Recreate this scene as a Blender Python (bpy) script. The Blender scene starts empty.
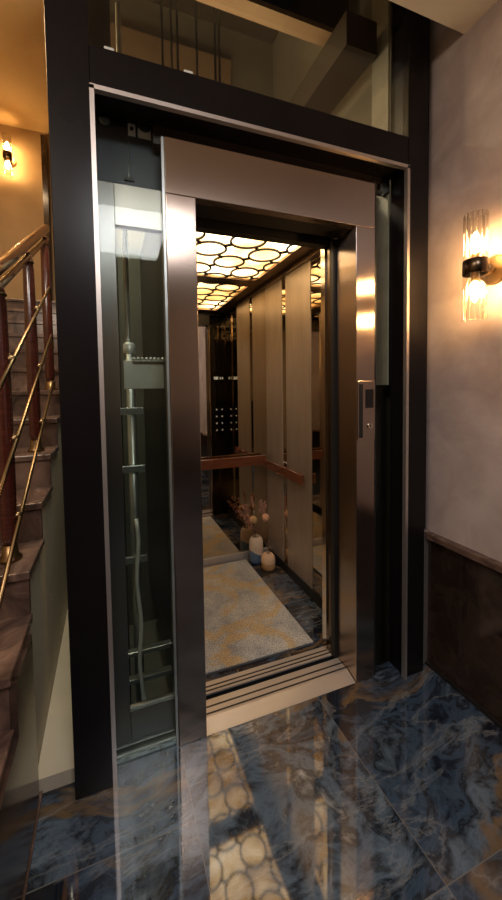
import bpy, bmesh, math, random
from mathutils import Vector, Matrix
random.seed(7)
S = bpy.context.scene
COL = S.collection
PI = math.pi

# ------------------------------------------------------------------ camera
cam = bpy.data.cameras.new('camera'); cam_ob = bpy.data.objects.new('camera', cam); COL.objects.link(cam_ob)
yaw, pitch, roll = 0.3418, -0.0466, -0.0168
fw = Vector((math.sin(yaw)*math.cos(pitch), math.cos(yaw)*math.cos(pitch), math.sin(pitch)))
rt = Vector((math.cos(yaw), -math.sin(yaw), 0)); up = rt.cross(fw)
r2 = rt*math.cos(roll) + up*math.sin(roll); u2 = up*math.cos(roll) - rt*math.sin(roll)
cam_ob.matrix_world = Matrix(((r2.x, u2.x, -fw.x, 0), (r2.y, u2.y, -fw.y, -1.1685), (r2.z, u2.z, -fw.z, 1.3), (0, 0, 0, 1)))
cam.sensor_fit = 'VERTICAL'; cam.sensor_height = 36.0
cam.lens = 349.97/900*36
cam.shift_x = (251-233.47)/900; cam.shift_y = (405.98-450)/900
cam.clip_start = 0.02
S.camera = cam_ob

# ------------------------------------------------------------------ world, lights, exposure
w = bpy.data.worlds.new('world'); S.world = w; w.use_nodes = True
w.node_tree.nodes['Background'].inputs[0].default_value = (0.5, 0.55, 0.7, 1)
w.node_tree.nodes['Background'].inputs[1].default_value = 0.02
def area(name, loc, aim, size, energy, col, size_y=None):
    l = bpy.data.lights.new(name, 'AREA'); l.energy = energy; l.color = col; l.size = size
    if size_y: l.shape = 'RECTANGLE'; l.size_y = size_y
    o = bpy.data.objects.new(name, l); COL.objects.link(o); o.location = loc
    o.rotation_euler = (Vector(aim)-Vector(loc)).to_track_quat('-Z', 'Y').to_euler(); return o
area('hall_light', (.22, -2.0, 2.69), (.22, -1.95, 0), .6, 27, (0.97, 0.94, .97), .9)
area('hall_light_left', (-.75, -1.2, 2.66), (-.3, .3, .9), .5, 22, (1.0, .84, .68))  # unseen fill added to brighten the left of the hall
area('landing_light', (-.95, 1.6, 3.9), (-.7, 1.0, 1.0), .5, 24, (1.0, .68, .38))
area('car_roof_lamp', (.55, .85, 2.26), (.6, .9, 4.0), .4, 12, (1.0, .80, .56))  # added out of view to brighten the shaft behind the transom
area('shaft_lamp', (.06, .32, 2.36), (.09, .42, 0), .12, 2.2, (.97, 1.0, .95))  # hidden fill added to lift the pieces behind the left glass
area('shaft_side_lamp', (-.08, .75, 2.85), (-.26, .6, .6), .16, 18, (1.0, .86, .66))  # hidden fill added to brighten the side of the stairs
S.view_settings.view_transform = 'Standard'; S.view_settings.look = 'None'
S.view_settings.exposure = 0.3; S.view_settings.gamma = 1.0; S.view_settings.use_curve_mapping = False

# ------------------------------------------------------------------ materials
class NT:
    def __init__(s, name):
        s.m = bpy.data.materials.new(name); s.m.use_nodes = True; s.t = s.m.node_tree
        s.b = s.t.nodes['Principled BSDF']; s.out = s.t.nodes['Material Output']
    def n(s, kind, **kw):
        nd = s.t.nodes.new(kind)
        for k, v in kw.items():
            if k.startswith('i_'):
                key = k[2:].replace('_', ' ')
                nd.inputs[int(key) if key.isdigit() else key].default_value = v
            else: setattr(nd, k, v)
        return nd
    def l(s, a, b): s.t.links.new(a, b)
    def math(s, op, a, b=None, c=None):
        nd = s.t.nodes.new('ShaderNodeMath'); nd.operation = op
        for i, v in enumerate((a, b, c)):
            if v is None: continue
            if isinstance(v, (int, float)): nd.inputs[i].default_value = v
            else: s.l(v, nd.inputs[i])
        return nd.outputs[0]
    def ramp(s, fac, stops, interp='LINEAR'):
        nd = s.t.nodes.new('ShaderNodeValToRGB'); cr = nd.color_ramp; cr.interpolation = interp
        while len(cr.elements) < len(stops): cr.elements.new(0.5)
        for e, (p, c) in zip(cr.elements, stops): e.position = p; e.color = (*c, 1) if len(c) == 3 else c
        s.l(fac, nd.inputs[0]); return nd.outputs[0]
    def mix(s, fac, a, b, kind='MIX'):
        nd = s.t.nodes.new('ShaderNodeMix'); nd.data_type = 'RGBA'; nd.blend_type = kind
        for k, v in ((0, fac), (6, a), (7, b)):
            if isinstance(v, (int, float)): nd.inputs[k].default_value = v
            elif isinstance(v, tuple): nd.inputs[k].default_value = (*v, 1)
            else: s.l(v, nd.inputs[k])
        return nd.outputs[2]
    def noise(s, vec, scale, detail=4, rough=.5, dist=0):
        nd = s.n('ShaderNodeTexNoise'); nd.inputs['Scale'].default_value = scale; nd.inputs['Detail'].default_value = detail
        nd.inputs['Roughness'].default_value = rough; nd.inputs['Distortion'].default_value = dist
        s.l(vec, nd.inputs['Vector']); return nd
    def mapping(s, vec, scale=(1, 1, 1), rot=(0, 0, 0), loc=(0, 0, 0)):
        nd = s.n('ShaderNodeMapping'); nd.inputs['Scale'].default_value = scale; nd.inputs['Rotation'].default_value = rot
        nd.inputs['Location'].default_value = loc; s.l(vec, nd.inputs['Vector']); return nd.outputs[0]
    def pos(s): return s.n('ShaderNodeNewGeometry').outputs['Position']
    def objc(s): return s.n('ShaderNodeTexCoord').outputs['Object']
    def bump(s, h, strength=.2, dist=.01):
        nd = s.n('ShaderNodeBump'); nd.inputs['Strength'].default_value = strength; nd.inputs['Distance'].default_value = dist
        s.l(h, nd.inputs['Height']); s.l(nd.outputs[0], s.b.inputs['Normal'])
def simple(name, col, rough=.5, metal=0, var=.12, scale=12, **kw):
    t = NT(name); n = t.noise(t.objc(), scale, 4)
    a = tuple(c*(1-var) for c in col); b = tuple(min(1, c*(1+var)) for c in col)
    t.l(t.ramp(n.outputs[0], [(.3, a), (.7, b)]), t.b.inputs['Base Color'])
    t.b.inputs['Roughness'].default_value = rough; t.b.inputs['Metallic'].default_value = metal
    for k, v in kw.items(): t.b.inputs[k.replace('_', ' ')].default_value = v
    return t.m
def brushed(name, col, rough=.28, aniso=.85, var=.08, metal=1.0, rot=0.0):
    t = NT(name); co = t.objc()
    n = t.noise(t.mapping(co, (60, 60, 1.5)), 4, 3)
    t.l(t.ramp(n.outputs[0], [(.3, tuple(c*(1-var) for c in col)), (.7, tuple(min(1, c*(1+var)) for c in col))]), t.b.inputs['Base Color'])
    t.b.inputs['Metallic'].default_value = metal
    r = t.n('ShaderNodeMapRange', i_3=rough*.9, i_4=rough*1.1); t.l(n.outputs[0], r.inputs[0]); t.l(r.outputs[0], t.b.inputs['Roughness'])
    t.b.inputs['Anisotropic'].default_value = aniso; t.b.inputs['Anisotropic Rotation'].default_value = rot
    tg = t.n('ShaderNodeTangent', direction_type='RADIAL', axis='Z'); t.l(tg.outputs[0], t.b.inputs['Tangent'])
    return t.m
def glass(name, tint, gloss=1.0, rough=.01, ior=1.45):
    t = NT(name); t.t.nodes.remove(t.b)
    tr = t.n('ShaderNodeBsdfTransparent'); tr.inputs[0].default_value = (*tint, 1)
    gl = t.n('ShaderNodeBsdfGlossy'); gl.inputs['Roughness'].default_value = rough
    lw = t.n('ShaderNodeLayerWeight', i_Blend=.5); sch = t.math('ADD', .04, t.math('MULTIPLY', .96, t.math('POWER', lw.outputs['Facing'], 5.0)))
    mx = t.n('ShaderNodeMixShader'); f = t.math('MULTIPLY', sch, gloss)
    t.l(f, mx.inputs[0]); t.l(tr.outputs[0], mx.inputs[1]); t.l(gl.outputs[0], mx.inputs[2]); t.l(mx.outputs[0], t.out.inputs[0])
    return t.m
def emit(name, col, strength, base=None):
    t = NT(name); t.b.inputs['Base Color'].default_value = (*(base or col), 1)
    t.b.inputs['Emission Color'].default_value = (*col, 1); t.b.inputs['Emission Strength'].default_value = strength
    return t.m
def marble_tiles(name):
    t = NT(name); p = t.pos(); sx = t.n('ShaderNodeSeparateXYZ'); t.l(p, sx.inputs[0]); X, Y = sx.outputs[0], sx.outputs[1]
    u = t.math('DIVIDE', t.math('SUBTRACT', X, .207), .582); cu = t.math('FLOOR', u); fu = t.math('SUBTRACT', u, cu)
    left = t.math('LESS_THAN', cu, -.5)
    v = t.math('DIVIDE', t.math('ADD', Y, t.math('SUBTRACT', .545, t.math('MULTIPLY', left, .365))), 1.2)
    cv = t.math('FLOOR', v); fv = t.math('SUBTRACT', v, cv)
    def edge(f, size): return t.math('MULTIPLY', t.math('MINIMUM', f, t.math('SUBTRACT', 1.0, f)), size)
    joint = t.math('LESS_THAN', t.math('MINIMUM', edge(fu, .582), edge(fv, 1.2)), .0014)
    cmb = t.n('ShaderNodeCombineXYZ'); t.l(t.math('MULTIPLY', cu, 2.37), cmb.inputs[0]); t.l(t.math('MULTIPLY', cv, 1.71), cmb.inputs[1]); t.l(t.math('ADD', cu, cv), cmb.inputs[2])
    ad = t.n('ShaderNodeVectorMath', operation='ADD'); t.l(p, ad.inputs[0]); t.l(cmb.outputs[0], ad.inputs[1]); q = ad.outputs[0]
    wn = t.noise(q, 1.7, 3); wa = t.n('ShaderNodeVectorMath', operation='MULTIPLY_ADD'); t.l(wn.outputs[1], wa.inputs[0]); wa.inputs[1].default_value = (.5, .5, .5); t.l(q, wa.inputs[2]); qq = wa.outputs[0]
    m = t.mapping(qq, (1, 2.1, 1), (0, 0, -.55))
    n1 = t.noise(m, 2.0, 9, .66, .25)
    base = t.ramp(n1.outputs[0], [(.34, (.003, .004, .006)), (.43, (.010, .015, .026)), (.49, (.042, .068, .108)), (.53, (.012, .016, .023)), (.60, (.095, .135, .185)), (.65, (.03, .036, .045)), (.73, (.34, .38, .41))])
    n2 = t.noise(t.mapping(qq, (.7, 2.2, 1), (0, 0, -.75), (3, 1, 0)), 1.5, 5, .55, .4)
    gold = t.ramp(n2.outputs[0], [(.53, (0, 0, 0)), (.56, (1, 1, 1)), (.585, (.3, .3, .3)), (.65, (0, 0, 0))])
    c = t.mix(t.math('MULTIPLY', gold, .85), base, (.15, .095, .045))
    n3 = t.noise(t.mapping(q, (.8, 2.2, 1), (0, 0, -.5), (7, 2, 0)), 1.6, 8, .62, .6)
    ridge = t.math('ABSOLUTE', t.math('SUBTRACT', n3.outputs[0], .5))
    vein = t.ramp(ridge, [(0, (1, 1, 1)), (.006, (.4, .4, .4)), (.02, (0, 0, 0))])
    vm = t.noise(q, 3.1, 2)
    c = t.mix(t.math('MULTIPLY', t.math('MULTIPLY', vein, vm.outputs[0]), .6), c, (.30, .31, .31))
    c = t.mix(joint, c, (.13, .13, .13))
    t.l(c, t.b.inputs['Base Color'])
    t.b.inputs['Roughness'].default_value = .045; t.b.inputs['IOR'].default_value = 1.75
    wv = t.noise(p, 9, 2); t.bump(wv.outputs[0], .03, .004)
    return t.m
def brown_marble(name, dark=1.0, rough=.12):
    t = NT(name); p = t.pos()
    wn = t.noise(p, 2.2, 3); wa = t.n('ShaderNodeVectorMath', operation='MULTIPLY_ADD'); t.l(wn.outputs[1], wa.inputs[0]); wa.inputs[1].default_value = (.8, .8, .8); t.l(p, wa.inputs[2])
    n = t.noise(t.mapping(wa.outputs[0], (3, 3, 1.2)), 2.5, 7, .6, .6)
    c = t.ramp(n.outputs[0], [(.3, (.016*dark, .010*dark, .008*dark)), (.5, (.06*dark, .036*dark, .027*dark)), (.66, (.10*dark, .062*dark, .046*dark)), (.8, (.2*dark, .14*dark, .10*dark))])
    t.l(c, t.b.inputs['Base Color']); t.b.inputs['Roughness'].default_value = rough
    return t.m
def plaster(name, a, b, rough=.55, bump=.25):
    t = NT(name); p = t.pos()
    wn = t.noise(p, 1.4, 4); wa = t.n('ShaderNodeVectorMath', operation='MULTIPLY_ADD'); t.l(wn.outputs[1], wa.inputs[0]); wa.inputs[1].default_value = (.7, .7, .7); t.l(p, wa.inputs[2])
    n = t.noise(wa.outputs[0], 2.6, 7, .6); n2 = t.noise(p, 38, 4)
    t.l(t.ramp(n.outputs[0], [(.32, a), (.68, b)]), t.b.inputs['Base Color'])
    t.b.inputs['Roughness'].default_value = rough
    h = t.math('ADD', n.outputs[0], t.math('MULTIPLY', n2.outputs[0], .15)); t.bump(h, bump, .02)
    return t.m
def carpet_mat(name):
    t = NT(name); p = t.objc()
    sp = t.noise(t.mapping(p, (1, .8, 1)), 170, 2, .75); mid = t.noise(p, 6, 5, .7); blot = t.noise(p, 26, 4, .7)
    g = t.ramp(mid.outputs[0], [(.3, (.24, .26, .28)), (.5, (.47, .47, .45)), (.7, (.64, .61, .54))])
    n = t.noise(t.mapping(p, (1.0, 1.25, 1), (0, 0, .35), (.31, .12, 0)), 2.1, 3, .5, .8)
    band = t.math('ABSOLUTE', t.math('SUBTRACT', n.outputs[0], .5))
    band = t.math('ADD', band, t.math('MULTIPLY', t.math('SUBTRACT', blot.outputs[0], .5), .12))
    gold = t.ramp(band, [(0, (1, 1, 1)), (.025, (.7, .7, .7)), (.06, (0, 0, 0))])
    c = t.mix(t.math('MULTIPLY', gold, .8), g, (.60, .41, .15))
    c = t.mix(t.math('MULTIPLY', t.ramp(sp.outputs[0], [(.38, (1, 1, 1)), (.54, (0, 0, 0))]), .75), c, (.10, .105, .12))
    t.l(c, t.b.inputs['Base Color']); t.b.inputs['Roughness'].default_value = .95
    t.bump(sp.outputs[0], .5, .006); return t.m
def wood(name, a, b, rough=.22):
    t = NT(name); p = t.objc(); n = t.noise(t.mapping(p, (4, 4, 30)), 3, 5, .6, .5)
    t.l(t.ramp(n.outputs[0], [(.3, a), (.7, b)]), t.b.inputs['Base Color']); t.b.inputs['Roughness'].default_value = rough
    t.b.inputs['Coat Weight'].default_value = .5; t.b.inputs['Coat Roughness'].default_value = .1
    return t.m
def panel_mat(name):
    t = NT(name); p = t.pos(); n = t.noise(t.mapping(p, (70, 70, 2.0)), 3, 5, .7); n2 = t.noise(t.mapping(p, (6, 6, 1.5)), 1.5, 4)
    c = t.ramp(n.outputs[0], [(.25, (.40, .33, .265)), (.75, (.63, .535, .445))])
    c = t.mix(.35, c, t.ramp(n2.outputs[0], [(.3, (.36, .30, .24)), (.7, (.66, .58, .49))]))
    t.l(c, t.b.inputs['Base Color']); t.b.inputs['Metallic'].default_value = .75; t.b.inputs['Roughness'].default_value = .42
    t.b.inputs['Anisotropic'].default_value = .5
    return t.m
M = {}
M['floor'] = marble_tiles('blue_marble_tiles')
M['brown'] = brown_marble('brown_marble', .8, .16)
M['step'] = brown_marble('step_marble', 2.0, .22)
M['dado'] = brown_marble('dado_marble', .45, .1)
M['wall'] = plaster('mauve_plaster', (.30, .228, .205), (.52, .425, .395))
M['cream'] = plaster('cream_plaster', (.50, .43, .31), (.58, .50, .37), .7, .05)
M['stairwall'] = plaster('stair_plaster', (.38, .255, .13), (.45, .31, .165), .7, .05)
M['ochre'] = plaster('ochre_plaster', (.60, .42, .20), (.68, .48, .24), .8, .03)  # warm lamplight put into the stair ceiling colour
M['ceil'] = plaster('ceiling_plaster', (.66, .59, .51), (.76, .68, .59), .8, .03)
M['frame'] = simple('bronze_black_metal', (.007, .0055, .006), .27, .0, .1, Specular_IOR_Level=.2)
M['silver'] = simple('silver_trim', (.62, .56, .52), .38, .9, .05)
M['steel'] = brushed('brushed_steel', (.43, .35, .295), .23, .9, .03)
M['steel_door'] = brushed('door_steel', (.33, .325, .32), .40, .8, .03)
M['bronze'] = brushed('bronze_steel', (.40, .29, .19), .3, .6)
M['darkmetal'] = simple('dark_metal', (.03, .028, .027), .4, .6)
M['black'] = simple('black_rubber', (.008, .008, .008), .5)
M['slate'] = simple('slate_panel', (.035, .042, .052), .35, .3)
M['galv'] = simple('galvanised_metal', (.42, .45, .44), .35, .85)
M['pale'] = simple('pale_steel', (.70, .72, .68), .4, .4)
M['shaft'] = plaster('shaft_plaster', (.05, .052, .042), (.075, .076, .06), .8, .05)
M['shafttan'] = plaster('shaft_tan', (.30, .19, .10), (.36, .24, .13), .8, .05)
M['olive'] = plaster('shaft_grey', (.19, .17, .125), (.23, .205, .15), .8, .03)
M['beam'] = simple('brown_beam', (.022, .0135, .0085), .5)
M['sill'] = brushed('sill_metal', (.50, .46, .43), .38, .3, .05, .55)
M['plate'] = simple('grey_green_plate', (.33, .32, .255), .45)
M['glass'] = glass('clear_glass', (.93, .955, .93), .28)
M['dglass'] = glass('door_glass', (.90, .905, .88), .35)
M['tglass'] = glass('transom_glass', (.80, .78, .72), 1.0)
M['panel'] = panel_mat('linen_bronze_panel')
t = NT('bronze_mirror'); t.b.inputs['Base Color'].default_value = (.62, .54, .42, 1); t.b.inputs['Metallic'].default_value = 1; t.b.inputs['Roughness'].default_value = .02
M['mirror'] = t.m
M['return'] = simple('dark_bronze_polish', (.16, .12, .085), .18, 1, .05)
M['chrome'] = simple('chrome', (.7, .62, .52), .12, 1, .03)
t = NT('light_panel'); n = t.noise(t.objc(), 2.6, 2)
t.l(t.ramp(n.outputs[0], [(.36, (1.0, .50, .13)), (.50, (1.0, .60, .24)), (.62, (1.0, .76, .46))]), t.b.inputs['Emission Color']); t.b.inputs['Base Color'].default_value = (.6, .5, .35, 1)
mr = t.n('ShaderNodeMapRange', i_1=.38, i_2=.62, i_3=.9, i_4=5.5); t.l(n.outputs[0], mr.inputs[0]); t.l(mr.outputs[0], t.b.inputs['Emission Strength'])
M['lightpanel'] = t.m
M['rail'] = wood('red_wood', (.10, .032, .014), (.17, .058, .026))
M['darkwood'] = wood('dark_red_wood', (.045, .010, .006), (.085, .02, .012))
M['stairrail'] = wood('stair_rail_wood', (.05, .016, .006), (.10, .034, .012), .16)
M['brass'] = simple('brass', (.24, .155, .075), .34, 1, .05)
M['darkbrass'] = simple('dark_bronze', (.10, .07, .045), .25, 1, .05)
M['bulb'] = emit('lit_bulb', (1.0, .60, .24), 200)
M['tube'] = glass('fluted_glass', (.985, .975, .95), .9)
_t = M['tube'].node_tree; _lw = _t.nodes.new('ShaderNodeLayerWeight'); _lw.inputs[0].default_value = .5; _r = _t.nodes.new('ShaderNodeValToRGB')
_r.color_ramp.elements[0].color = (.99, .985, .97, 1); _r.color_ramp.elements[0].position = .55; _r.color_ramp.elements[1].color = (.45, .38, .28, 1); _r.color_ramp.elements[1].position = .95
_t.links.new(_lw.outputs['Facing'], _r.inputs[0]); _t.links.new(_r.outputs[0], [n_ for n_ in _t.nodes if n_.type == 'BSDF_TRANSPARENT'][0].inputs[0])
M['carpet'] = carpet_mat('carpet')
M['edge'] = simple('carpet_binding', (.07, .075, .08), .9)
M['glossblack'] = simple('black_glass', (.006, .006, .006), .05, 0)
M['vwhite'] = simple('vase_cream', (.66, .52, .38), .55)
M['vblue'] = simple('vase_blue', (.10, .16, .25), .45)
M['vpeach'] = simple('vase_peach', (.70, .47, .30), .6)
M['vtan'] = simple('vase_tan', (.48, .27, .11), .6)
M['stem'] = simple('dry_stem', (.22, .13, .07), .8)
M['globe'] = simple('globe_flower', (.55, .36, .17), .9, 0, .3, 60)
M['globe2'] = simple('globe_pink', (.58, .33, .20), .9, 0, .3, 60)
M['plume'] = simple('pink_plume', (.50, .29, .20), .95, 0, .25, 50)
M['berry'] = simple('pink_berry', (.45, .20, .14), .8)
M['sym'] = emit('lit_symbols', (.9, .9, .85), .6)
M['white'] = simple('white_paint', (.72, .69, .64), .5)

# ------------------------------------------------------------------ mesh helpers
class B:
    def __init__(s): s.bm = bmesh.new()
    def box(s, x0, x1, y0, y1, z0, z1, bev=0):
        vs = [s.bm.verts.new(p) for p in ((x0,y0,z0),(x1,y0,z0),(x1,y1,z0),(x0,y1,z0),(x0,y0,z1),(x1,y0,z1),(x1,y1,z1),(x0,y1,z1))]
        fs = [s.bm.faces.new([vs[i] for i in q]) for q in ((0,3,2,1),(4,5,6,7),(0,1,5,4),(1,2,6,5),(2,3,7,6),(3,0,4,7))]
        if bev:
            es = list({e for f in fs for e in f.edges}); bmesh.ops.bevel(s.bm, geom=es, offset=bev, segments=2, affect='EDGES', profile=.5)
        return s
    def prism(s, pts, axis, a, b):
        def P(p, c): return {'x': (c, p[0], p[1]), 'y': (p[0], c, p[1]), 'z': (p[0], p[1], c)}[axis]
        A = [s.bm.verts.new(P(p, a)) for p in pts]; Bv = [s.bm.verts.new(P(p, b)) for p in pts]; n = len(pts)
        s.bm.faces.new(A); s.bm.faces.new(Bv[::-1])
        for i in range(n): s.bm.faces.new((A[i], Bv[i], Bv[(i+1) % n], A[(i+1) % n]))
        return s
    def ringverts(s, c, d, r, n, ph=0):
        d = d.normalized(); a = d.orthogonal().normalized(); b = d.cross(a)
        return [s.bm.verts.new(c + (a*math.cos(2*PI*i/n+ph) + b*math.sin(2*PI*i/n+ph))*r) for i in range(n)]
    def tube(s, pts, r, n=8, cap=True):
        pts = [Vector(p) for p in pts]; rs = r if isinstance(r, (list, tuple)) else [r]*len(pts)
        ref = None; prev = None
        for i, p in enumerate(pts):
            d = (pts[min(i+1, len(pts)-1)] - pts[max(i-1, 0)]).normalized()
            if ref is None: ref = d.orthogonal().normalized()
            ref = (ref - d*ref.dot(d)).normalized(); b = d.cross(ref)
            vs = [s.bm.verts.new(p + (ref*math.cos(2*PI*k/n) + b*math.sin(2*PI*k/n))*rs[i]) for k in range(n)]
            if prev:
                for k in range(n): s.bm.faces.new((prev[k], prev[(k+1) % n], vs[(k+1) % n], vs[k])).smooth = True
            elif cap: s.bm.faces.new(vs[::-1])
            prev = vs
        if cap: s.bm.faces.new(prev)
        return s
    def lathe(s, cx, cy, prof, n=24, flute=0, nf=0):
        prev = None
        for (r, z) in prof:
            vs = []
            for k in range(n):
                a = 2*PI*k/n; rr = r*(1 + flute*math.cos(nf*a))
                vs.append(s.bm.verts.new((cx+rr*math.cos(a), cy+rr*math.sin(a), z)))
            if prev:
                for k in range(n): s.bm.faces.new((prev[k], prev[(k+1) % n], vs[(k+1) % n], vs[k])).smooth = True
            elif r > 1e-5: s.bm.faces.new(vs[::-1])
            prev = vs
        if prof[-1][0] > 1e-5: s.bm.faces.new(prev)
        return s
    def open_lathe(s, cx, cy, prof, n=24, flute=0, nf=0):
        rows = []
        for (r, z) in prof:
            rows.append([s.bm.verts.new((cx+r*(1+flute*math.cos(nf*2*PI*k/n))*math.cos(2*PI*k/n), cy+r*(1+flute*math.cos(nf*2*PI*k/n))*math.sin(2*PI*k/n), z)) for k in range(n)])
        for a, b in zip(rows, rows[1:]):
            for k in range(n): s.bm.faces.new((a[k], a[(k+1) % n], b[(k+1) % n], b[k])).smooth = True
        return s
    def sphere(s, c, r, sc=(1, 1, 1), u=14, v=9):
        m = Matrix.Translation(c) @ Matrix.Diagonal((*[r*k for k in sc], 1))
        g = bmesh.ops.create_uvsphere(s.bm, u_segments=u, v_segments=v, radius=1, matrix=m)
        for vv in g['verts']:
            for f in vv.link_faces: f.smooth = True
        return s
    def ring(s, cx, cy, z0, z1, ro, ri, n=40):
        q = []
        for k in range(n):
            a = 2*PI*k/n; c, d = math.cos(a), math.sin(a)
            q.append([s.bm.verts.new((cx+r*c, cy+r*d, z)) for r, z in ((ro, z0), (ro, z1), (ri, z1), (ri, z0))])
        for k in range(n):
            a, b = q[k], q[(k+1) % n]
            for i in range(4): s.bm.faces.new((a[i], b[i], b[(i+1) % 4], a[(i+1) % 4]))
        return s
ORG = {}
def root_of(o):
    while o.parent: o = o.parent
    return o
def obj(name, b, mat, parent=None, label=None, stuff=False):
    """one mesh object; geometry is given in world coordinates and re-based on its thing's origin"""
    bm = b.bm; bmesh.ops.recalc_face_normals(bm, faces=bm.faces)
    if parent: org = ORG[root_of(parent).name]
    else:
        xs = [v.co for v in bm.verts]; lo = Vector([min(c[i] for c in xs) for i in range(3)]); hi = Vector([max(c[i] for c in xs) for i in range(3)])
        org = Vector(((lo.x+hi.x)/2, (lo.y+hi.y)/2, lo.z))
    bmesh.ops.translate(bm, verts=bm.verts, vec=-org)
    me = bpy.data.meshes.new(name); bm.to_mesh(me); bm.free(); me.materials.append(mat)
    o = bpy.data.objects.new(name, me); COL.objects.link(o)
    if parent: o.parent = parent
    else: o.location = org; ORG[o.name] = org
    if label: o['label'] = label
    if stuff: o['kind'] = 'stuff'
    return o
def thing(name, label, cat, loc, group=None):
    o = bpy.data.objects.new(name, None); COL.objects.link(o); o.location = loc; o.empty_display_size = .05
    ORG[o.name] = Vector(loc); o['label'] = label; o['category'] = cat
    if group: o['group'] = group
    return o
def tag(o, label, cat, group=None):
    o['label'] = label; o['category'] = cat
    if group: o['group'] = group
    return o
def struct(name, b, mat, label, cat):
    o = obj(name, b, mat); o['kind'] = 'structure'; tag(o, label, cat); return o
def copy_thing(src, loc, label, group=None, children=None):
    r = src.copy(); COL.objects.link(r); r.location = loc; ORG[r.name] = Vector(loc); r['label'] = label
    if group: r['group'] = group
    for ch in list(src.children):
        c = ch.copy(); COL.objects.link(c); c.parent = r
        for g in ch.children:
            d = g.copy(); COL.objects.link(d); d.parent = c
    return r

# ------------------------------------------------------------------ room shell
XL, XR, ZT, XLO, XRO, ZB = -.0232, 1.210, 2.2187, -.1402, 1.316, 2.341
struct('floor', B().box(-1.3, 1.389, -4.5, .10, -.06, 0), M['floor'], 'polished blue and grey marble tile floor with gold veins', 'floor')
struct('wall_right', B().box(1.389, 1.47, -4.5, .30, 0, 4.2), M['wall'], 'mauve textured plaster wall to the right of the lift', 'wall')
struct('wall_front', B().box(-1.38, 1.47, -4.58, -4.5, 0, 4.2), M['stairwall'], 'plaster wall behind the viewer facing the lift', 'wall')
struct('wall_left', B().box(-1.38, -1.3, -4.5, 2.95, 0, 4.4), M['stairwall'], 'tan plaster wall along the far side of the stairs', 'wall')
struct('wall_rear', B().box(-1.38, -.14, 2.95, 3.03, 0, 4.4), M['stairwall'], 'tan plaster wall at the top of the stairs', 'wall')
struct('ceiling', B().box(-1.38, 1.47, -4.58, -.1, 2.71, 2.80), M['ceil'], 'tan plaster ceiling of the hall above the lift front', 'ceiling')
cb = B().box(-1.38, -.13, -.1, 3.03, 3.95, 4.03); struct('ceiling_stairs', cb, M['ochre'], 'ochre lit ceiling high above the stairs', 'ceiling')
struct('ceiling_shaft', B().box(-.13, 1.47, -.1, 1.5, 4.0, 4.1), M['beam'], 'dark ceiling at the top of the lift shaft', 'ceiling')
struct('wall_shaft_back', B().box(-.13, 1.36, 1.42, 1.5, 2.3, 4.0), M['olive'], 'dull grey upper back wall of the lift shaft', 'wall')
struct('wall_shaft_back_low', B().box(-.13, 1.36, 1.42, 1.5, -.4, 2.3), M['shaft'], 'dark lower back wall of the lift shaft', 'wall')  # coloured darker so the shaft stays dim behind the left glass
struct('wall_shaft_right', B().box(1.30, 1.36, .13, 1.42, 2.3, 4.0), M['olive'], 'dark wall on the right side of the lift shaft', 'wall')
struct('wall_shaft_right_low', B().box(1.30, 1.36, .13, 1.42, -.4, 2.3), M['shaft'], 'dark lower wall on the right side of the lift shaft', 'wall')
struct('floor_pit', B().box(-.13, 1.36, .10, 1.5, -.46, -.4), M['shaft'], 'dark concrete floor of the lift pit', 'floor')
struct('trim_1', B().box(1.372, 1.389, -4.48, .028, 0, .60), M['dado'], 'dark brown marble dado panel below the mauve wall', 'wainscot')
struct('trim_2', B().box(1.352, 1.389, -4.48, .028, .60, .628, .004), M['step'], 'brown marble ledge capping the dark dado', 'trim')
struct('trim_8', B().box(-1.3, 1.372, -4.5, -4.48, 0, 1.0), M['dado'], 'dark marble dado on the wall behind the viewer', 'wainscot')
struct('trim_3', B().box(1.350, 1.389, .030, .050, 0, .635, .003), M['silver'], 'pale vertical strip closing the end of the dark dado', 'trim')
struct('baseboard_right', B().box(1.358, 1.372, -4.48, .028, 0, .012), M['darkmetal'], 'thin dark strip where the dado meets the floor', 'baseboard')
struct('trim_4', B().box(-.565, -.515, 2.90, 2.95, 2.20, 3.90), M['brown'], 'brown vertical strip on the wall at the top of the stairs', 'trim')
struct('trim_5', B().box(XRO, 1.389, .06, .30, 0, 4.0), M['frame'], 'dark filler panel between lift frame and mauve wall', 'trim')
struct('trim_6', B().box(-.262, -.142, .062, 1.5, 0, .05), M['cream'], 'low cream plaster kerb beside the lift frame', 'trim')
# wall panels inside the shaft head
struct('trim_7', B().box(-.02, .93, 1.38, 1.42, 2.6, 3.74), M['shafttan'], 'brown lit band on the shaft back wall above the transom', 'panel')

# ------------------------------------------------------------------ lift frame
fr = thing('elevator_entrance', 'tall dark bronze steel frame around the lift entrance with glass transom', 'elevator entrance', (.59, .05, 0))
obj('post', B().box(XLO, XL, 0, .12, 0, 3.9, .003), M['frame'], fr)
obj('post', B().box(XR, XRO, 0, .10, 0, 3.9, .003), M['frame'], fr)
obj('crossbeam', B().box(XL, XR, .002, .12, ZT, ZB, .003), M['frame'], fr)
obj('crossbeam', B().box(XL, XR, .002, .12, 3.3, 3.42, .003), M['frame'], fr)
tw, td = .0135, .012
obj('silver_trim', B().box(XL-.003, XL+tw-.003, -.006, td, 0, ZT), M['silver'], fr, 'thin silver strip on the left inner edge')
obj('silver_trim', B().box(XR-tw+.003, XR+.003, -.006, td, 0, ZT), M['silver'], fr, 'thin silver strip on the right inner edge')
obj('silver_trim', B().box(XL-.003, XR+.003, -.006, td, ZT-tw+.003, ZT+.003), M['silver'], fr, 'thin silver strip under the crossbeam')
tp = obj('transom_glass', B().box(XL, XR-.03, .045, .055, ZB, 3.3), M['tglass'], fr, 'dark glass transom pane')
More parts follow.
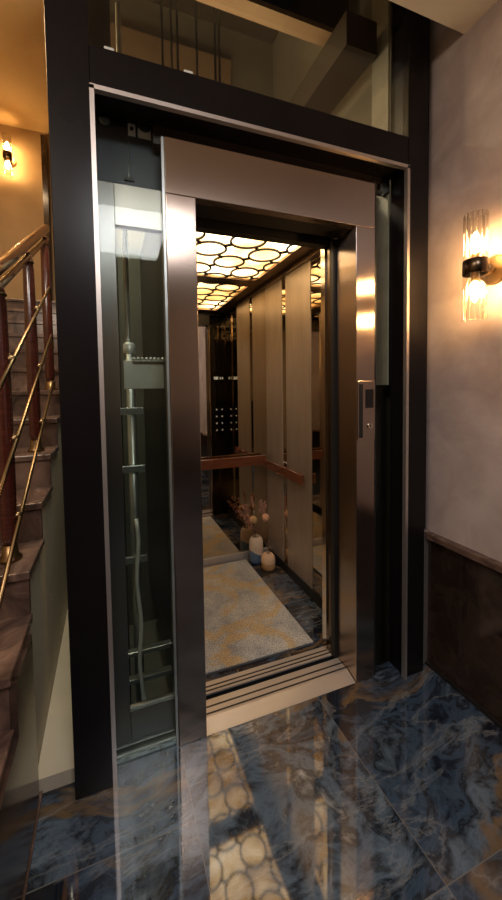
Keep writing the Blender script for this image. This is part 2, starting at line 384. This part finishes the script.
obj('glass_channel', B().box(XL, XR-.03, .03, .07, ZB, ZB+.022), M['galv'], tp)  # pale grey strip along the bottom of the transom pane
for x, z in ((.02, 2.36), (.27, 2.36)): obj('setting_clip', B().box(x, x+.03, .022, .03, z-.012, z+.006, .002), M['pale'], tp)
tag(obj('shaft_glass', B().box(-.135, -.127, .125, 1.40, 0.05, 3.9), M['glass']), 'clear glass side of the lift shaft beside the stairs', 'glass wall')  # unseen side, made glass so the added shaft light reaches the stringer
obj('side_plate', B().box(1.199, 1.207, .103, .205, 1.31, 3.3), M['plate'], fr, 'pale grey green plate inside the right post')
# portal
y1 = .054; J1, J2, J3, J4, ZH = .2037, .3075, .9879, 1.0846, 1.9713
PD = .185
obj('door_jamb', B().box(J1, J2, y1, y1+.04, 0, ZH, .002), M['steel'], fr, 'brushed steel left jamb')
rj = obj('door_jamb', B().box(J3, J4, y1, PD, 0, ZH, .002), M['steel'], fr, 'brushed steel right jamb with call plate')
obj('door_header', B().box(J1, J4, y1, y1+.04, ZH, 2.158, .002), M['steel'], fr, 'wide brushed steel header over the doorway')
obj('header_soffit', B().box(J2, J3, y1+.04, PD, ZH+.0, ZH+.06), M['darkmetal'], fr)
obj('header_recess', B().box(J1-.03, XR-.005, .10, .13, 2.158, ZT), M['beam'], fr, 'dark brown recessed strip above the steel header')
gl = obj('side_glass', B().box(XL+.004, J1-.002, .062, .070, .0, ZT-.004), M['glass'], fr, 'clear glass pane left of the doorway')
obj('glass_edge', B().box(J1-.010, J1-.002, .060, .074, .0, ZT-.06), M['galv'], gl)
gr = obj('side_glass', B().box(J4+.004, XR-.03, .070, .080, .0, ZT-.004), M['dglass'], fr, 'narrow greenish glass strip right of the doorway')
obj('glass_edge', B().box(J4+.002, J4+.012, .060, .082, .0, ZT-.05), M['darkmetal'], gr)
obj('dark_backing', B().box(J4+.004, XR, .205, .215, 0, ZT), M['shaft'], fr, 'dark backing behind the narrow glass strip')
# call plate
cp = obj('call_plate', B().box(.9925, 1.0835, y1-.004, y1, 1.074, 1.328, .0015), M['steel'], fr, 'steel call plate with dark screen and key switch')
obj('pull_slot', B().box(.999, 1.018, y1-.006, y1-.003, 1.085, 1.315, .001), M['black'], cp, 'tall black pull slot')
obj('screen', B().box(1.033, 1.074, y1-.006, y1-.003, 1.212, 1.292, .001), M['glossblack'], cp, 'black display screen')
kb = B()
kb.tube([(1.055, y1-.009, 1.135), (1.055, y1-.002, 1.135)], .012, 18); obj('key_switch', kb, M['chrome'], cp, 'round chrome key switch')
obj('key_slot', B().box(1.0535, 1.0565, y1-.0105, y1-.0085, 1.129, 1.141), M['black'], cp)
# landing sill
sl = obj('landing_sill', B().prism([(.056, .001), (.110, .018), (.110, 0), (.056, 0)], 'x', J2-.005, J3-.003), M['sill'], fr, 'pale metal ramp at the front of the sill')
SB = B().box(J2-.004, J3-.002, .110, .186, .0, .018)
sl2 = obj('sill_plate', SB, M['sill'], fr, 'grooved metal landing sill')
for y in (.121, .150): obj('groove', B().box(J2-.004, J3-.002, y, y+.007, .0178, .0188), M['black'], sl2)
# door hanger mechanism
hd = thing('door_operator', 'dark door operator box with roller hangers behind the left glass', 'door operator', (.09, .16, 2.0))
obj('housing', B().box(XL+.003, .29, .150, .205, 2.005, 2.42), M['slate'], hd)
obj('track', B().box(XL+.003, .215, .140, .150, 2.225, 2.275), M['darkmetal'], hd)
br = obj('hanger_bracket', B().box(.092, .117, .132, .140, 2.19, 2.285, .002).box(.125, .170, .132, .140, 2.19, 2.28, .002), M['white'], hd, 'pale hanger bracket')
for x, z in ((.104, 2.265), (.104, 2.21)): obj('bolt', B().tube([(x, .127, z), (x, .133, z)], .006, 10), M['darkmetal'], br)
rr_ = B(); rr_.ring(0, 0, -.004, .012, .026, .015, 28)
bmesh.ops.rotate(rr_.bm, verts=rr_.bm.verts, cent=(0, 0, 0), matrix=Matrix.Rotation(PI/2, 3, 'X')); bmesh.ops.translate(rr_.bm, verts=rr_.bm.verts, vec=(.148, .132, 2.235))
obj('roller', rr_, M['slate'], hd)
obj('roller_hub', B().tube([(.148, .118, 2.235), (.148, .132, 2.235)], .008, 14), M['darkmetal'], hd)
obj('roller', B().tube([(.016, .126, 2.225), (.016, .140, 2.225)], .017, 18), M['galv'], hd)
obj('bracket_arm', B().tube([(.085, .136, 2.292), (.115, .136, 2.302), (.135, .136, 2.292)], .004, 6), M['galv'], hd)
obj('cable', B().tube([(.092, .146, 2.195), (.092, .146, 2.06), (.09, .147, 2.04)], .0016, 6), M['galv'], hd)
obj('latch', B().box(.075, .108, .145, .150, 2.042, 2.056), M['black'], hd)
rm = thing('door_roller', 'small metal door roller at the top of the right glass strip', 'roller', (1.16, .12, 2.16))
obj('bracket', B().box(1.125, 1.20, .12, .135, 2.175, 2.20, .002), M['galv'], rm)
obj('wheel', B().tube([(1.175, .098, 2.178), (1.175, .12, 2.178)], .022, 18), M['galv'], rm)
obj('wheel', B().tube([(1.14, .098, 2.175), (1.14, .12, 2.175)], .014, 18), M['chrome'], rm)
# sliding landing door parked on the left
dr = thing('sliding_door', 'brushed steel sliding door with tall glass panel parked behind left glass', 'door', (.12, .11, .02))
obj('stile', B().box(XL+.004, .038, .098, .128, .022, 2.0, .002), M['steel_door'], dr)
obj('stile', B().box(.197, .235, .098, .128, .022, 2.0, .002), M['steel_door'], dr)
obj('top_rail', B().box(.038, .197, .098, .128, 1.862, 2.0, .002), M['steel_door'], dr)
obj('bottom_rail', B().box(.038, .197, .098, .128, .022, .150, .002), M['steel_door'], dr)
obj('glass_panel', B().box(.038, .197, .108, .116, .150, 1.862), M['dglass'], dr)
obj('bead', B().box(.038, .197, .100, .108, .145, .158), M['galv'], dr)
# floor track under the sliding door
obj('door_track', B().box(XL+.004, J1, .082, .145, .0, .012), M['galv'], fr)

# ------------------------------------------------------------------ shaft equipment, shapes for reflections in the left glass
cyl = thing('hydraulic_cylinder', 'pale steel lift piston standing in the shaft behind left glass', 'piston', (.085, .42, -.4))  # made-up upright shape in place of a reflection in the glass
obj('barrel', B().lathe(.092, .42, [(.020, -.4), (.020, 1.50)], 20), M['galv'], cyl)
obj('rod', B().lathe(.086, .42, [(.011, 1.50), (.011, 2.9)], 16), M['pale'], cyl)
obj('collar', B().lathe(.090, .42, [(.024, 1.46), (.026, 1.465), (.026, 1.50), (.018, 1.51)], 20), M['pale'], cyl)
for z in (.55, .95, 1.2): obj('clamp', B().box(.04, .14, .385, .40, z, z+.03, .002), M['galv'], cyl)
gd = thing('guide_rail', 'dark vertical guide rail at the left of the shaft', 'rail', (.0, .6, -.4))
obj('web', B().box(-.02, .02, .60, .61, -.4, 3.9), M['darkmetal'], gd)
obj('flange', B().box(-.06, .06, .61, .62, -.4, 3.9), M['darkmetal'], gd)
tag(obj('hydraulic_hose', B().tube([(.095+.006*math.sin(k*.9), .37-.004*k, .75-.05*k) for k in range(17)], .009, 8), M['pale']), 'thin pale hose hanging beside the piston foot', 'hose')  # made-up wavy shape for a pale reflection
ch = thing('comb_bracket', 'grey bracket with a row of white pegs behind the left glass', 'bracket', (.15, .36, 1.30))  # made-up plate and beads in place of a bright reflection
obj('plate', B().box(.062, .24, .355, .36, 1.31, 1.428, .002), M['pale'], ch)
obj('shelf', B().box(.10, .24, .335, .36, 1.424, 1.430), M['pale'], ch)
for k in range(9): obj('peg', B().sphere((.104+k*.0165, .338, 1.434), .0075, u=8, v=6), M['pale'], ch)
for i, (z, dx) in enumerate(((.165, 0), (.045, .0))):
    tag(obj('pit_crossbar', B().box(-.10, .26, .34, .37, z, z+.02, .003), M['galv']), ['upper pale crossbar low in the shaft behind the left glass', 'lower pale crossbar just above the pit behind the left glass'][i], 'crossbar')  # made-up bars for pale reflections in the glass
bm1 = B().box(1.00, 1.16, .13, 1.42, 2.76, 2.90); tag(obj('steel_beam', bm1, M['beam']), 'dark brown beam running back into the shaft above the transom', 'beam')
bt = thing('steel_beam', 'brown edged beam crossing the shaft above the transom', 'beam', (.9, .5, 3.16))
obj('flange', B().box(.30, 1.30, .46, .54, 3.16, 3.185), M['shafttan'], bt, 'brown lower flange')
obj('web', B().box(.30, 1.30, .50, .52, 3.185, 3.95), M['beam'], bt, 'dark web')  # dark plate filling the area above the brown flange
for i, x in enumerate((.40, .46, .50, .63, .76, .79)):
    tag(obj('lift_cable', B().tube([(x, 1.22, 2.16), (x, 1.22, 4.0)], .008, 6), M['black']), 'dark vertical lift cable seen through the transom glass', 'cable', 'lift cables above the car')

# ------------------------------------------------------------------ lift car
CX0, CX1, CY0, CY1, CZ = .255, 1.132, .275, 1.263, 2.093
car = thing('elevator_car', 'lift car with bronze panels, mirrored back wall and luminous ceiling', 'elevator car', (.70, .75, -.02))
obj('car_floor', B().box(CX0-.02, CX1+.02, .262, CY1+.02, -.02, .012), M['floor'], car, 'blue marble floor of the lift car')
cs = obj('car_sill', B().box(.27, .975, .215, .275, .009, .016), M['sill'], car, 'pale grooved metal car sill')
for y in (.226, .246): obj('groove', B().box(.27, .975, y, y+.007, .0158, .0168), M['black'], cs)
obj('apron', B().box(.27, .975, .222, .232, -.35, .008), M['black'], car)
obj('side_shell', B().box(CX1+.012, CX1+.03, .22, CY1+.02, -.02, 2.2), M['darkmetal'], car)
obj('side_shell', B().box(CX0-.03, CX0-.012, .22, CY1+.02, -.02, 2.2), M['darkmetal'], car)
obj('roof', B().box(CX0-.03, CX1+.03, .22, CY1+.02, 2.14, 2.2), M['darkmetal'], car)
for side, xa, xb, xm in (('r', CX1, CX1+.012, CX1+.004), ('l', CX0-.012, CX0, CX0-.004)):
    for a, b in ((1.004, CY1), (.639, .945), (CY0, .495)):
        if side == 'r' and b < .5: continue
        obj('wall_panel', B().box(xa, xb, a, b, .075, 2.05, .001), M['panel'], car)
    for a, b in ((.945, 1.004), (.495, .639)):
        obj('mirror_strip', B().box(min(xm, xa), max(xm, xb) , a, b, .075, 2.05) if side == 'l' else B().box(xm, xb, a, b, .075, 2.05), M['mirror'], car)
    if side == 'r': obj('mirror_strip', B().box(xm, xb, CY0, .475, .075, 2.05), M['mirror'], car); obj('mirror_bead', B().box(CX1-.003, xb, .475, .495, .075, 2.05), M['chrome'], car)
    obj('skirting', B().box(CX1-.004, CX1+.012, CY0, CY1, .012, .075) if side == 'r' else B().box(CX0-.012, CX0+.004, CY0, CY1, .012, .075), M['darkmetal'], car)
    obj('cornice', B().box(CX1-.022, CX1+.012, CY0, CY1, 2.05, 2.075, .004) if side == 'r' else B().box(CX0-.012, CX0+.022, CY0, CY1, 2.05, 2.075, .004), M['chrome'], car)
obj('back_mirror', B().box(CX0, CX1, CY1, CY1+.01, .068, 2.10), M['mirror'], car, 'bronze tinted mirror covering the back wall')
obj('back_skirting', B().box(CX0, CX1, CY1-.012, CY1+.01, .012, .07, .002), M['sill'], car)
# ceiling
lp = obj('light_panel', B().box(.36, 1.03, .36, 1.205, 2.098, 2.104), M['lightpanel'], car, 'glowing warm light panel')
cf = B(); z0, z1 = 2.080, 2.14
cf.box(CX0-.012, .37, CY0, CY1, z0, z1); cf.box(1.022, CX1+.012, CY0, CY1, z0, z1); cf.box(.37, 1.022, CY0, .37, z0, z1); cf.box(.37, 1.022, 1.195, CY1, z0, z1)
obj('ceiling_frame', cf, M['bronze'], car, 'bronze border around the light panel')
lt = B(); R = .100
cs_ = []
for i in range(-3, 3):
    for j in range(-2, 4):
        for dx, dy in ((0, 0), (.17, .16)):
            x, y = .898+.338*i+dx, .762+.32*j+dy
            if .36-.09 < x < 1.03+.09 and .36-.09 < y < 1.2+.09: cs_.append((x, y))
for x, y in cs_: lt.ring(x, y, 2.089, 2.0975, R, R-.0125)
for k, (x, y) in enumerate(cs_):
    for (x2, y2) in cs_[k+1:]:
        d = math.hypot(x2-x, y2-y)
        if .2 < d < .26:
            ux, uy = (x2-x)/d, (y2-y)/d; g = R-.006
            lt.tube([(x+ux*g, y+uy*g, 2.093), (x2-ux*g, y2-uy*g, 2.093)], .009, 6)
obj('ring_lattice', lt, M['darkmetal'], car, 'dark lattice of linked rings')
# handrails
hr = B().box(CX1-.048, CX1-.028, .676, 1.215, .712, .775, .004); h1 = obj('handrail', hr, M['rail'], car, 'reddish wood handrail on the right wall')
for y in (.76, 1.12): obj('bracket', B().tube([(CX1-.03, y, .752), (CX1+.002, y, .752)], .008, 8), M['brass'], h1)
hb = B().box(.32, CX1-.028, 1.205, 1.225, .735, .808, .004); h2 = obj('handrail', hb, M['rail'], car, 'reddish wood handrail across the mirror')
for x in (.45, .98): obj('bracket', B().tube([(x, 1.224, .775), (x, 1.265, .775)], .008, 8), M['brass'], h2)
# front returns, door header, control panel
obj('front_return', B().box(.972, CX1+.012, .215, CY0, .016, 2.05, .002), M['return'], car)
obj('front_return', B().box(CX0-.012, .285, .215, CY0, .016, 2.05, .002), M['return'], car)
obj('return_bead', B().box(.964, .974, .245, .277, .016, 1.97), M['chrome'], car)
obj('door_seal', B().box(.972, .992, .190, .215, .016, 1.97), M['black'], car)
obj('car_door', B().box(.24, .30, .195, .212, .016, 1.97, .002), M['steel_door'], car)
obj('front_transom', B().box(CX0-.012, CX1+.012, .23, CY0, 1.955, 2.14), M['darkmetal'], car)
ct = obj('control_panel', B().box(.978, 1.130, CY0, CY0+.008, .35, 2.03, .001), M['glossblack'], car, 'tall black control panel with two columns of buttons')
for c, x in enumerate((1.03, 1.088)):
    for k in range(4):
        z = 1.10-.07*k
        obj('button', B().tube([(x, CY0+.008, z), (x, CY0+.013, z)], .012, 18), M['darkmetal'], ct)
        obj('button_mark', B().box(x-.003, x+.003, CY0+.0128, CY0+.0136, z-.006, z+.006), M['sym'], ct)
    seg = B()
    for dx in (-.012, .012):
        if c == 1: seg.box(x+dx-.003, x+dx+.003, CY0+.0078, CY0+.0088, 1.408, 1.432)
        else:
            for (a, b_, e, f) in ((-.008, -.004, 1.408, 1.432), (.004, .008, 1.408, 1.432), (-.008, .008, 1.408, 1.411), (-.008, .008, 1.429, 1.432)): seg.box(x+dx+a, x+dx+b_, CY0+.0078, CY0+.0088, e, f)
    obj('floor_display', seg, M['sym'], ct, 'lit white floor digits')
obj('panel_seam', B().box(1.058, 1.060, CY0+.0078, CY0+.0086, .35, 2.03), M['chrome'], ct)

# ------------------------------------------------------------------ carpet
cpt = thing('carpet', 'grey and gold patterned carpet lying on the lift floor', 'carpet', (.62, .78, .012))
obj('pile', B().box(.31, .934, .315, 1.235, .012, .024, .003), M['carpet'], cpt)
obj('binding', B().box(.305, .939, .310, 1.24, .0122, .019), M['edge'], cpt)

# ------------------------------------------------------------------ vases
v1x, v1y = .992, 1.172
v1 = thing('vase', 'tall cream vase with a blue diagonal dip in the lift corner', 'vase', (v1x, v1y, .024))
def vase_body(cx, cy, prof, cut, upper, n=32):
    b = B()
    rows = [[b.bm.verts.new((cx+r*math.cos(2*PI*k/n), cy+r*math.sin(2*PI*k/n), z)) for k in range(n)] for r, z in prof]
    for a, c in zip(rows, rows[1:]):
        for k in range(n): b.bm.faces.new((a[k], a[(k+1) % n], c[(k+1) % n], c[k])).smooth = True
    b.bm.faces.new(rows[0][::-1])
    g = list(b.bm.verts)+list(b.bm.edges)+list(b.bm.faces)
    bmesh.ops.bisect_plane(b.bm, geom=g, plane_co=cut[0], plane_no=cut[1], clear_outer=not upper, clear_inner=upper)
    return b
prof = [(.040, .024), (.049, .032), (.052, .06), (.052, .15), (.050, .185), (.043, .205), (.034, .213), (.031, .217), (.028, .214), (.027, .19), (.03, .12)]
cut = (Vector((v1x, v1y, .100)), Vector((.42, -.05, .9)))
obj('body', vase_body(v1x, v1y, prof, cut, True), M['vwhite'], v1, 'cream upper half')
obj('dip', vase_body(v1x, v1y, prof[:8], cut, False), M['vblue'], v1, 'slate blue lower half')
v2x, v2y = 1.042, 1.072
v2 = thing('vase', 'small round peach and tan vase in front of the tall one', 'vase', (v2x, v2y, .012))
prof2 = [(.040, .012), (.048, .018), (.050, .04), (.050, .085), (.046, .105), (.034, .120), (.022, .126), (.019, .128), (.017, .124), (.016, .10)]
cut2 = (Vector((v2x, v2y, .062)), Vector((0, 0, 1)))
obj('body', vase_body(v2x, v2y, prof2, cut2, True), M['vpeach'], v2, 'peach upper half')
obj('dip', vase_body(v2x, v2y, prof2, cut2, False), M['vtan'], v2, 'tan lower half')
def stem_curve(base, tip, bow, n=7):
    b, t_ = Vector(base), Vector(tip); out = []
    for i in range(n):
        u = i/(n-1); p = b.lerp(t_, u); out.append(p + Vector(bow)*math.sin(u*PI))
    return out
def globe_flower(tip, r, mat, label, base):
    o = thing('globe_flower', label, 'dried flower', base)
    obj('stem', B().tube(stem_curve(base, tip, (.004, -.004, 0)), .0022, 6), M['stem'], o)
    hb = B(); hb.sphere(tip, r, u=18, v=12)
    for k in range(90):
        z = 1-2*(k+.5)/90; a = k*2.39996; q = math.sqrt(1-z*z); d = Vector((q*math.cos(a), q*math.sin(a), z))
        hb.tube([Vector(tip)+d*r*.9, Vector(tip)+d*r*1.13], [.0022, .0006], 4)
    obj('flower_head', hb, mat, o)
globe_flower((.957, 1.135, .358), .025, M['globe'], 'tan globe flower on the left in the tall vase', (.990, 1.165, .15))
globe_flower((1.054, 1.135, .360), .027, M['globe2'], 'pinkish globe flower on the right in the tall vase', (1.0, 1.168, .15))
def plume(tip, label, base, w_, ln):
    o = thing('dried_plume', label, 'dried grass', base)
    c = stem_curve(base, tip, (.006, 0, 0), 9); obj('stem', B().tube(c, .0018, 5), M['stem'], o)
    pb = B(); d = (c[-1]-c[-3]).normalized()
    for k in range(70):
        u = random.random(); p = Vector(tip) - d*ln*u; a = random.random()*2*PI
        e = d.orthogonal().normalized(); e2 = d.cross(e); q = (e*math.cos(a)+e2*math.sin(a))
        rr = w_*(.35+.65*math.sin(min(1, u*1.3)*PI*.75))
        pb.tube([p, p+q*rr*.7+d*rr*.6, p+q*rr+d*rr*1.5], [.0022, .0018, .0004], 4)
    obj('plume_head', pb, M['plume'], o)
plume((1.062, 1.155, .470), 'pink feathery plume leaning right in the tall vase', (.998, 1.176, .15), .016, .11)
plume((1.038, 1.175, .480), 'pink feathery plume standing just left of the leaning one', (.994, 1.180, .15), .014, .10)
plume((.968, 1.185, .510), 'tall thin dry plume rising from the middle of the tall vase', (.992, 1.185, .15), .010, .09)
tips = [((.850, 1.14, .44), 'berry twig reaching farthest left from the tall vase'), ((.885, 1.16, .465), 'berry twig second from the left in the tall vase'),
        ((.905, 1.13, .39), 'shorter berry twig beside the tan globe flower'), ((.925, 1.18, .45), 'upright berry twig left of the tall thin plume')]
for tp_, lab in tips:
    base = (.984, 1.170, .15)
    o = thing('berry_twig', lab, 'dried flower', base, 'berry twigs in the tall vase')
    c = stem_curve(base, tp_, (.012, 0, .012), 9); obj('stem', B().tube(c, .0019, 5), M['stem'], o)
    bb = B()
    for k in range(34):
        u = .45+.55*random.random(); i = u*8; p = c[int(min(7, i))].lerp(c[int(min(7, i))+1], i-int(min(7, i)))
        bb.sphere(p+Vector((random.uniform(-.012, .012), random.uniform(-.012, .012), random.uniform(-.008, .012))), random.uniform(.003, .0055), u=6, v=4)
    obj('berry', bb, M['berry'], o, stuff=True)
for i, (tp_, lab) in enumerate((((1.018, 1.06, .205), 'leftmost bare twig in the small peach vase'), ((1.048, 1.075, .215), 'middle bare twig in the small peach vase'), ((1.078, 1.06, .200), 'rightmost bare twig in the small peach vase'))):
    b = B(); c = stem_curve((v2x, v2y, .105), tp_, (.002, 0, .004), 6); b.tube(c, .0014, 5)
    for k in (2, 3, 4): b.tube([c[k], c[k]+Vector((.01*(-1)**k, .002, .014))], .0011, 4)
    tag(obj('dry_twig', b, M['stem']), lab, 'twig', 'twigs in the small vase')

# ------------------------------------------------------------------ stairs
RIS, RUN = .146, .258
def yf(n): return .61+RUN*(n-7)
st = thing('staircase', 'brown marble staircase rising beside the left of the lift', 'staircase', (-.75, .6, 0))
SX0, SX1 = -1.29, -.262
NS = 15
for n in range(1, NS+1):
    y, z = yf(n), RIS*n
    yb = yf(n+1)+.01 if n < NS else 2.945
    obj('tread', B().box(SX0, SX1+.006, y-.012, yb, z-.026, z, .004), M['step'], st)
    obj('riser', B().box(SX0, SX1, y+.002, y+.02, z-RIS, z-.026), M['step'], st)
pts = [(yf(1)+.02, 0)]
for n in range(1, NS+1): pts += [(yf(n)+.02, RIS*n-.026), ((yf(n+1)+.02) if n < NS else 2.945, RIS*n-.026)]
pts.append((2.945, 0))
obj('stringer', B().prism(pts, 'x', SX1-.04, SX1-.002), M['cream'], st, 'cream plaster side of the stairs')
cl = [(yf(1)+.0, 0)]
for n in range(1, 5): cl += [(yf(n), RIS*n-.026), (min(.03, yf(n+1)), RIS*n-.026)]
cl.append((.03, 0))
obj('side_cladding', B().prism(cl, 'x', SX1-.002, SX1+.016), M['brown'], st, 'glossy dark brown marble side of the lowest steps')
obj('base_trim', B().box(SX1-.002, SX1+.02, yf(1), .06, 0, .012), M['step'], st)

rl = thing('stair_railing', 'dark wood stair railing with brass bars and polished handrail', 'railing', (-.335, .6, .5))
RXC = -.335
sl_ = RIS/RUN
def zr(y): return 1.665 + .545*(y-.089)
a, b = (-.66), 1.30
hrb = B()
def rail_sec(b_, x, y0, y1_, zoff, w_, h_):
    n = 14; rows = []
    for y in (y0, y1_):
        rows.append([b_.bm.verts.new((x+w_*math.cos(2*PI*k/n), y, zr(y)+zoff+h_*math.sin(2*PI*k/n))) for k in range(n)])
    for k in range(n): b_.bm.faces.new((rows[0][k], rows[0][(k+1) % n], rows[1][(k+1) % n], rows[1][k])).smooth = True
    b_.bm.faces.new(rows[0][::-1]); b_.bm.faces.new(rows[1])
rail_sec(hrb, RXC, a, b, -.008, .027, .025); obj('handrail', hrb, M['stairrail'], rl, 'polished brown wooden handrail')
h2b = B(); rail_sec(h2b, RXC, a, b, -.072, .015, .018); obj('under_rail', h2b, M['stairrail'], rl)
for n, y in ((3, -.316), (5, .20), (7, .716), (9, 1.232)):
    z = RIS*n
    zt = zr(y)-.085
    p = obj('baluster', B().lathe(RXC, y, [(.020, z+.05), (.026, z+.08), (.027, z+.5), (.024, zt-.05), (.020, zt-.02), (.024, zt-.01), (.012, zt+.03)], 16), M['darkwood'], rl, 'dark red turned baluster')
    obj('brass_foot', B().lathe(RXC, y, [(.036, z), (.036, z+.01), (.026, z+.018), (.023, z+.055)], 18), M['brass'], p, 'brass foot')
    obj('neck_ring', B().lathe(RXC, y, [(.021, zt-.018), (.026, zt-.012), (.021, zt-.004)], 16), M['brass'], p)
for k, dz in enumerate((-.31, -.58, -.845)):
    xb = RXC+.036
    bar = obj('bar', B().tube([(xb, a, zr(a)+dz), (xb, 1.09, zr(1.09)+dz), (xb, 1.115, zr(1.1)+dz-.01), (xb, 1.125, zr(1.1)+dz-.08)], .0068, 10), M['brass'], rl, 'slim brass bar')
    for y in (.20, .716):
        obj('clamp', B().tube([(RXC+.01, y, zr(y)+dz), (xb+.004, y, zr(y)+dz)], .012, 10), M['brass'], bar)

# ------------------------------------------------------------------ wall sconces
def sconce(cx, cy, cz, label):
    """fluted glass up-and-down sconce built for a wall on its +x side at distance 0.10"""
    s = thing('wall_sconce', label, 'wall lamp', (cx, cy, cz))
    xw = cx+.1025
    bp = B().tube([(xw-.012, cy, cz), (xw, cy, cz)], [.050, .056], 28); obj('backplate', bp, M['brass'], s)
    obj('arm', B().tube([(cx+.04, cy, cz), (xw-.01, cy, cz)], .012, 12), M['brass'], s)
    obj('knuckle', B().sphere((cx+.064, cy, cz), .022, (.7, 1, 1)), M['brass'], s)
    R_ = .038
    band = B(); n = 40; band.open_lathe(cx, cy, [(R_+.001, cz-.026), (R_+.003, cz-.024), (R_+.003, cz+.024), (R_+.001, cz+.026)], n); obj('band', band, M['darkbrass'], s, 'dark bronze band')
    for k in range(12):
        an = 2*PI*k/12; x, y = cx+(R_-.006)*math.cos(an), cy+(R_-.006)*math.sin(an)
        obj('glass_rod', B().open_lathe(x, y, [(.0001, cz-.192), (.0075, cz-.190), (.0075, cz+.190), (.0001, cz+.192)], 10), M['tube'], s)
    for sg in (1, -1):
        so = obj('socket', B().lathe(cx, cy, [(.012, cz+sg*.0), (.014, cz+sg*.03), (.011, cz+sg*.052)], 14), M['brass'], s)
        obj('bulb', B().lathe(cx, cy, [(.004, cz+sg*.05), (.014, cz+sg*.062), (.0165, cz+sg*.082), (.013, cz+sg*.105), (.004, cz+sg*.125)], 16), M['bulb'], s, 'glowing candle bulb')
    return s
s1 = sconce(1.2865, -.235, 1.735, 'brass wall sconce with glass rods on the mauve wall right of lift')
s2 = copy_thing(s1, (-.85, 2.8475, 3.60), 'glowing wall sconce high above the stairs at the left')
s2.rotation_euler = (0, 0, PI/2)
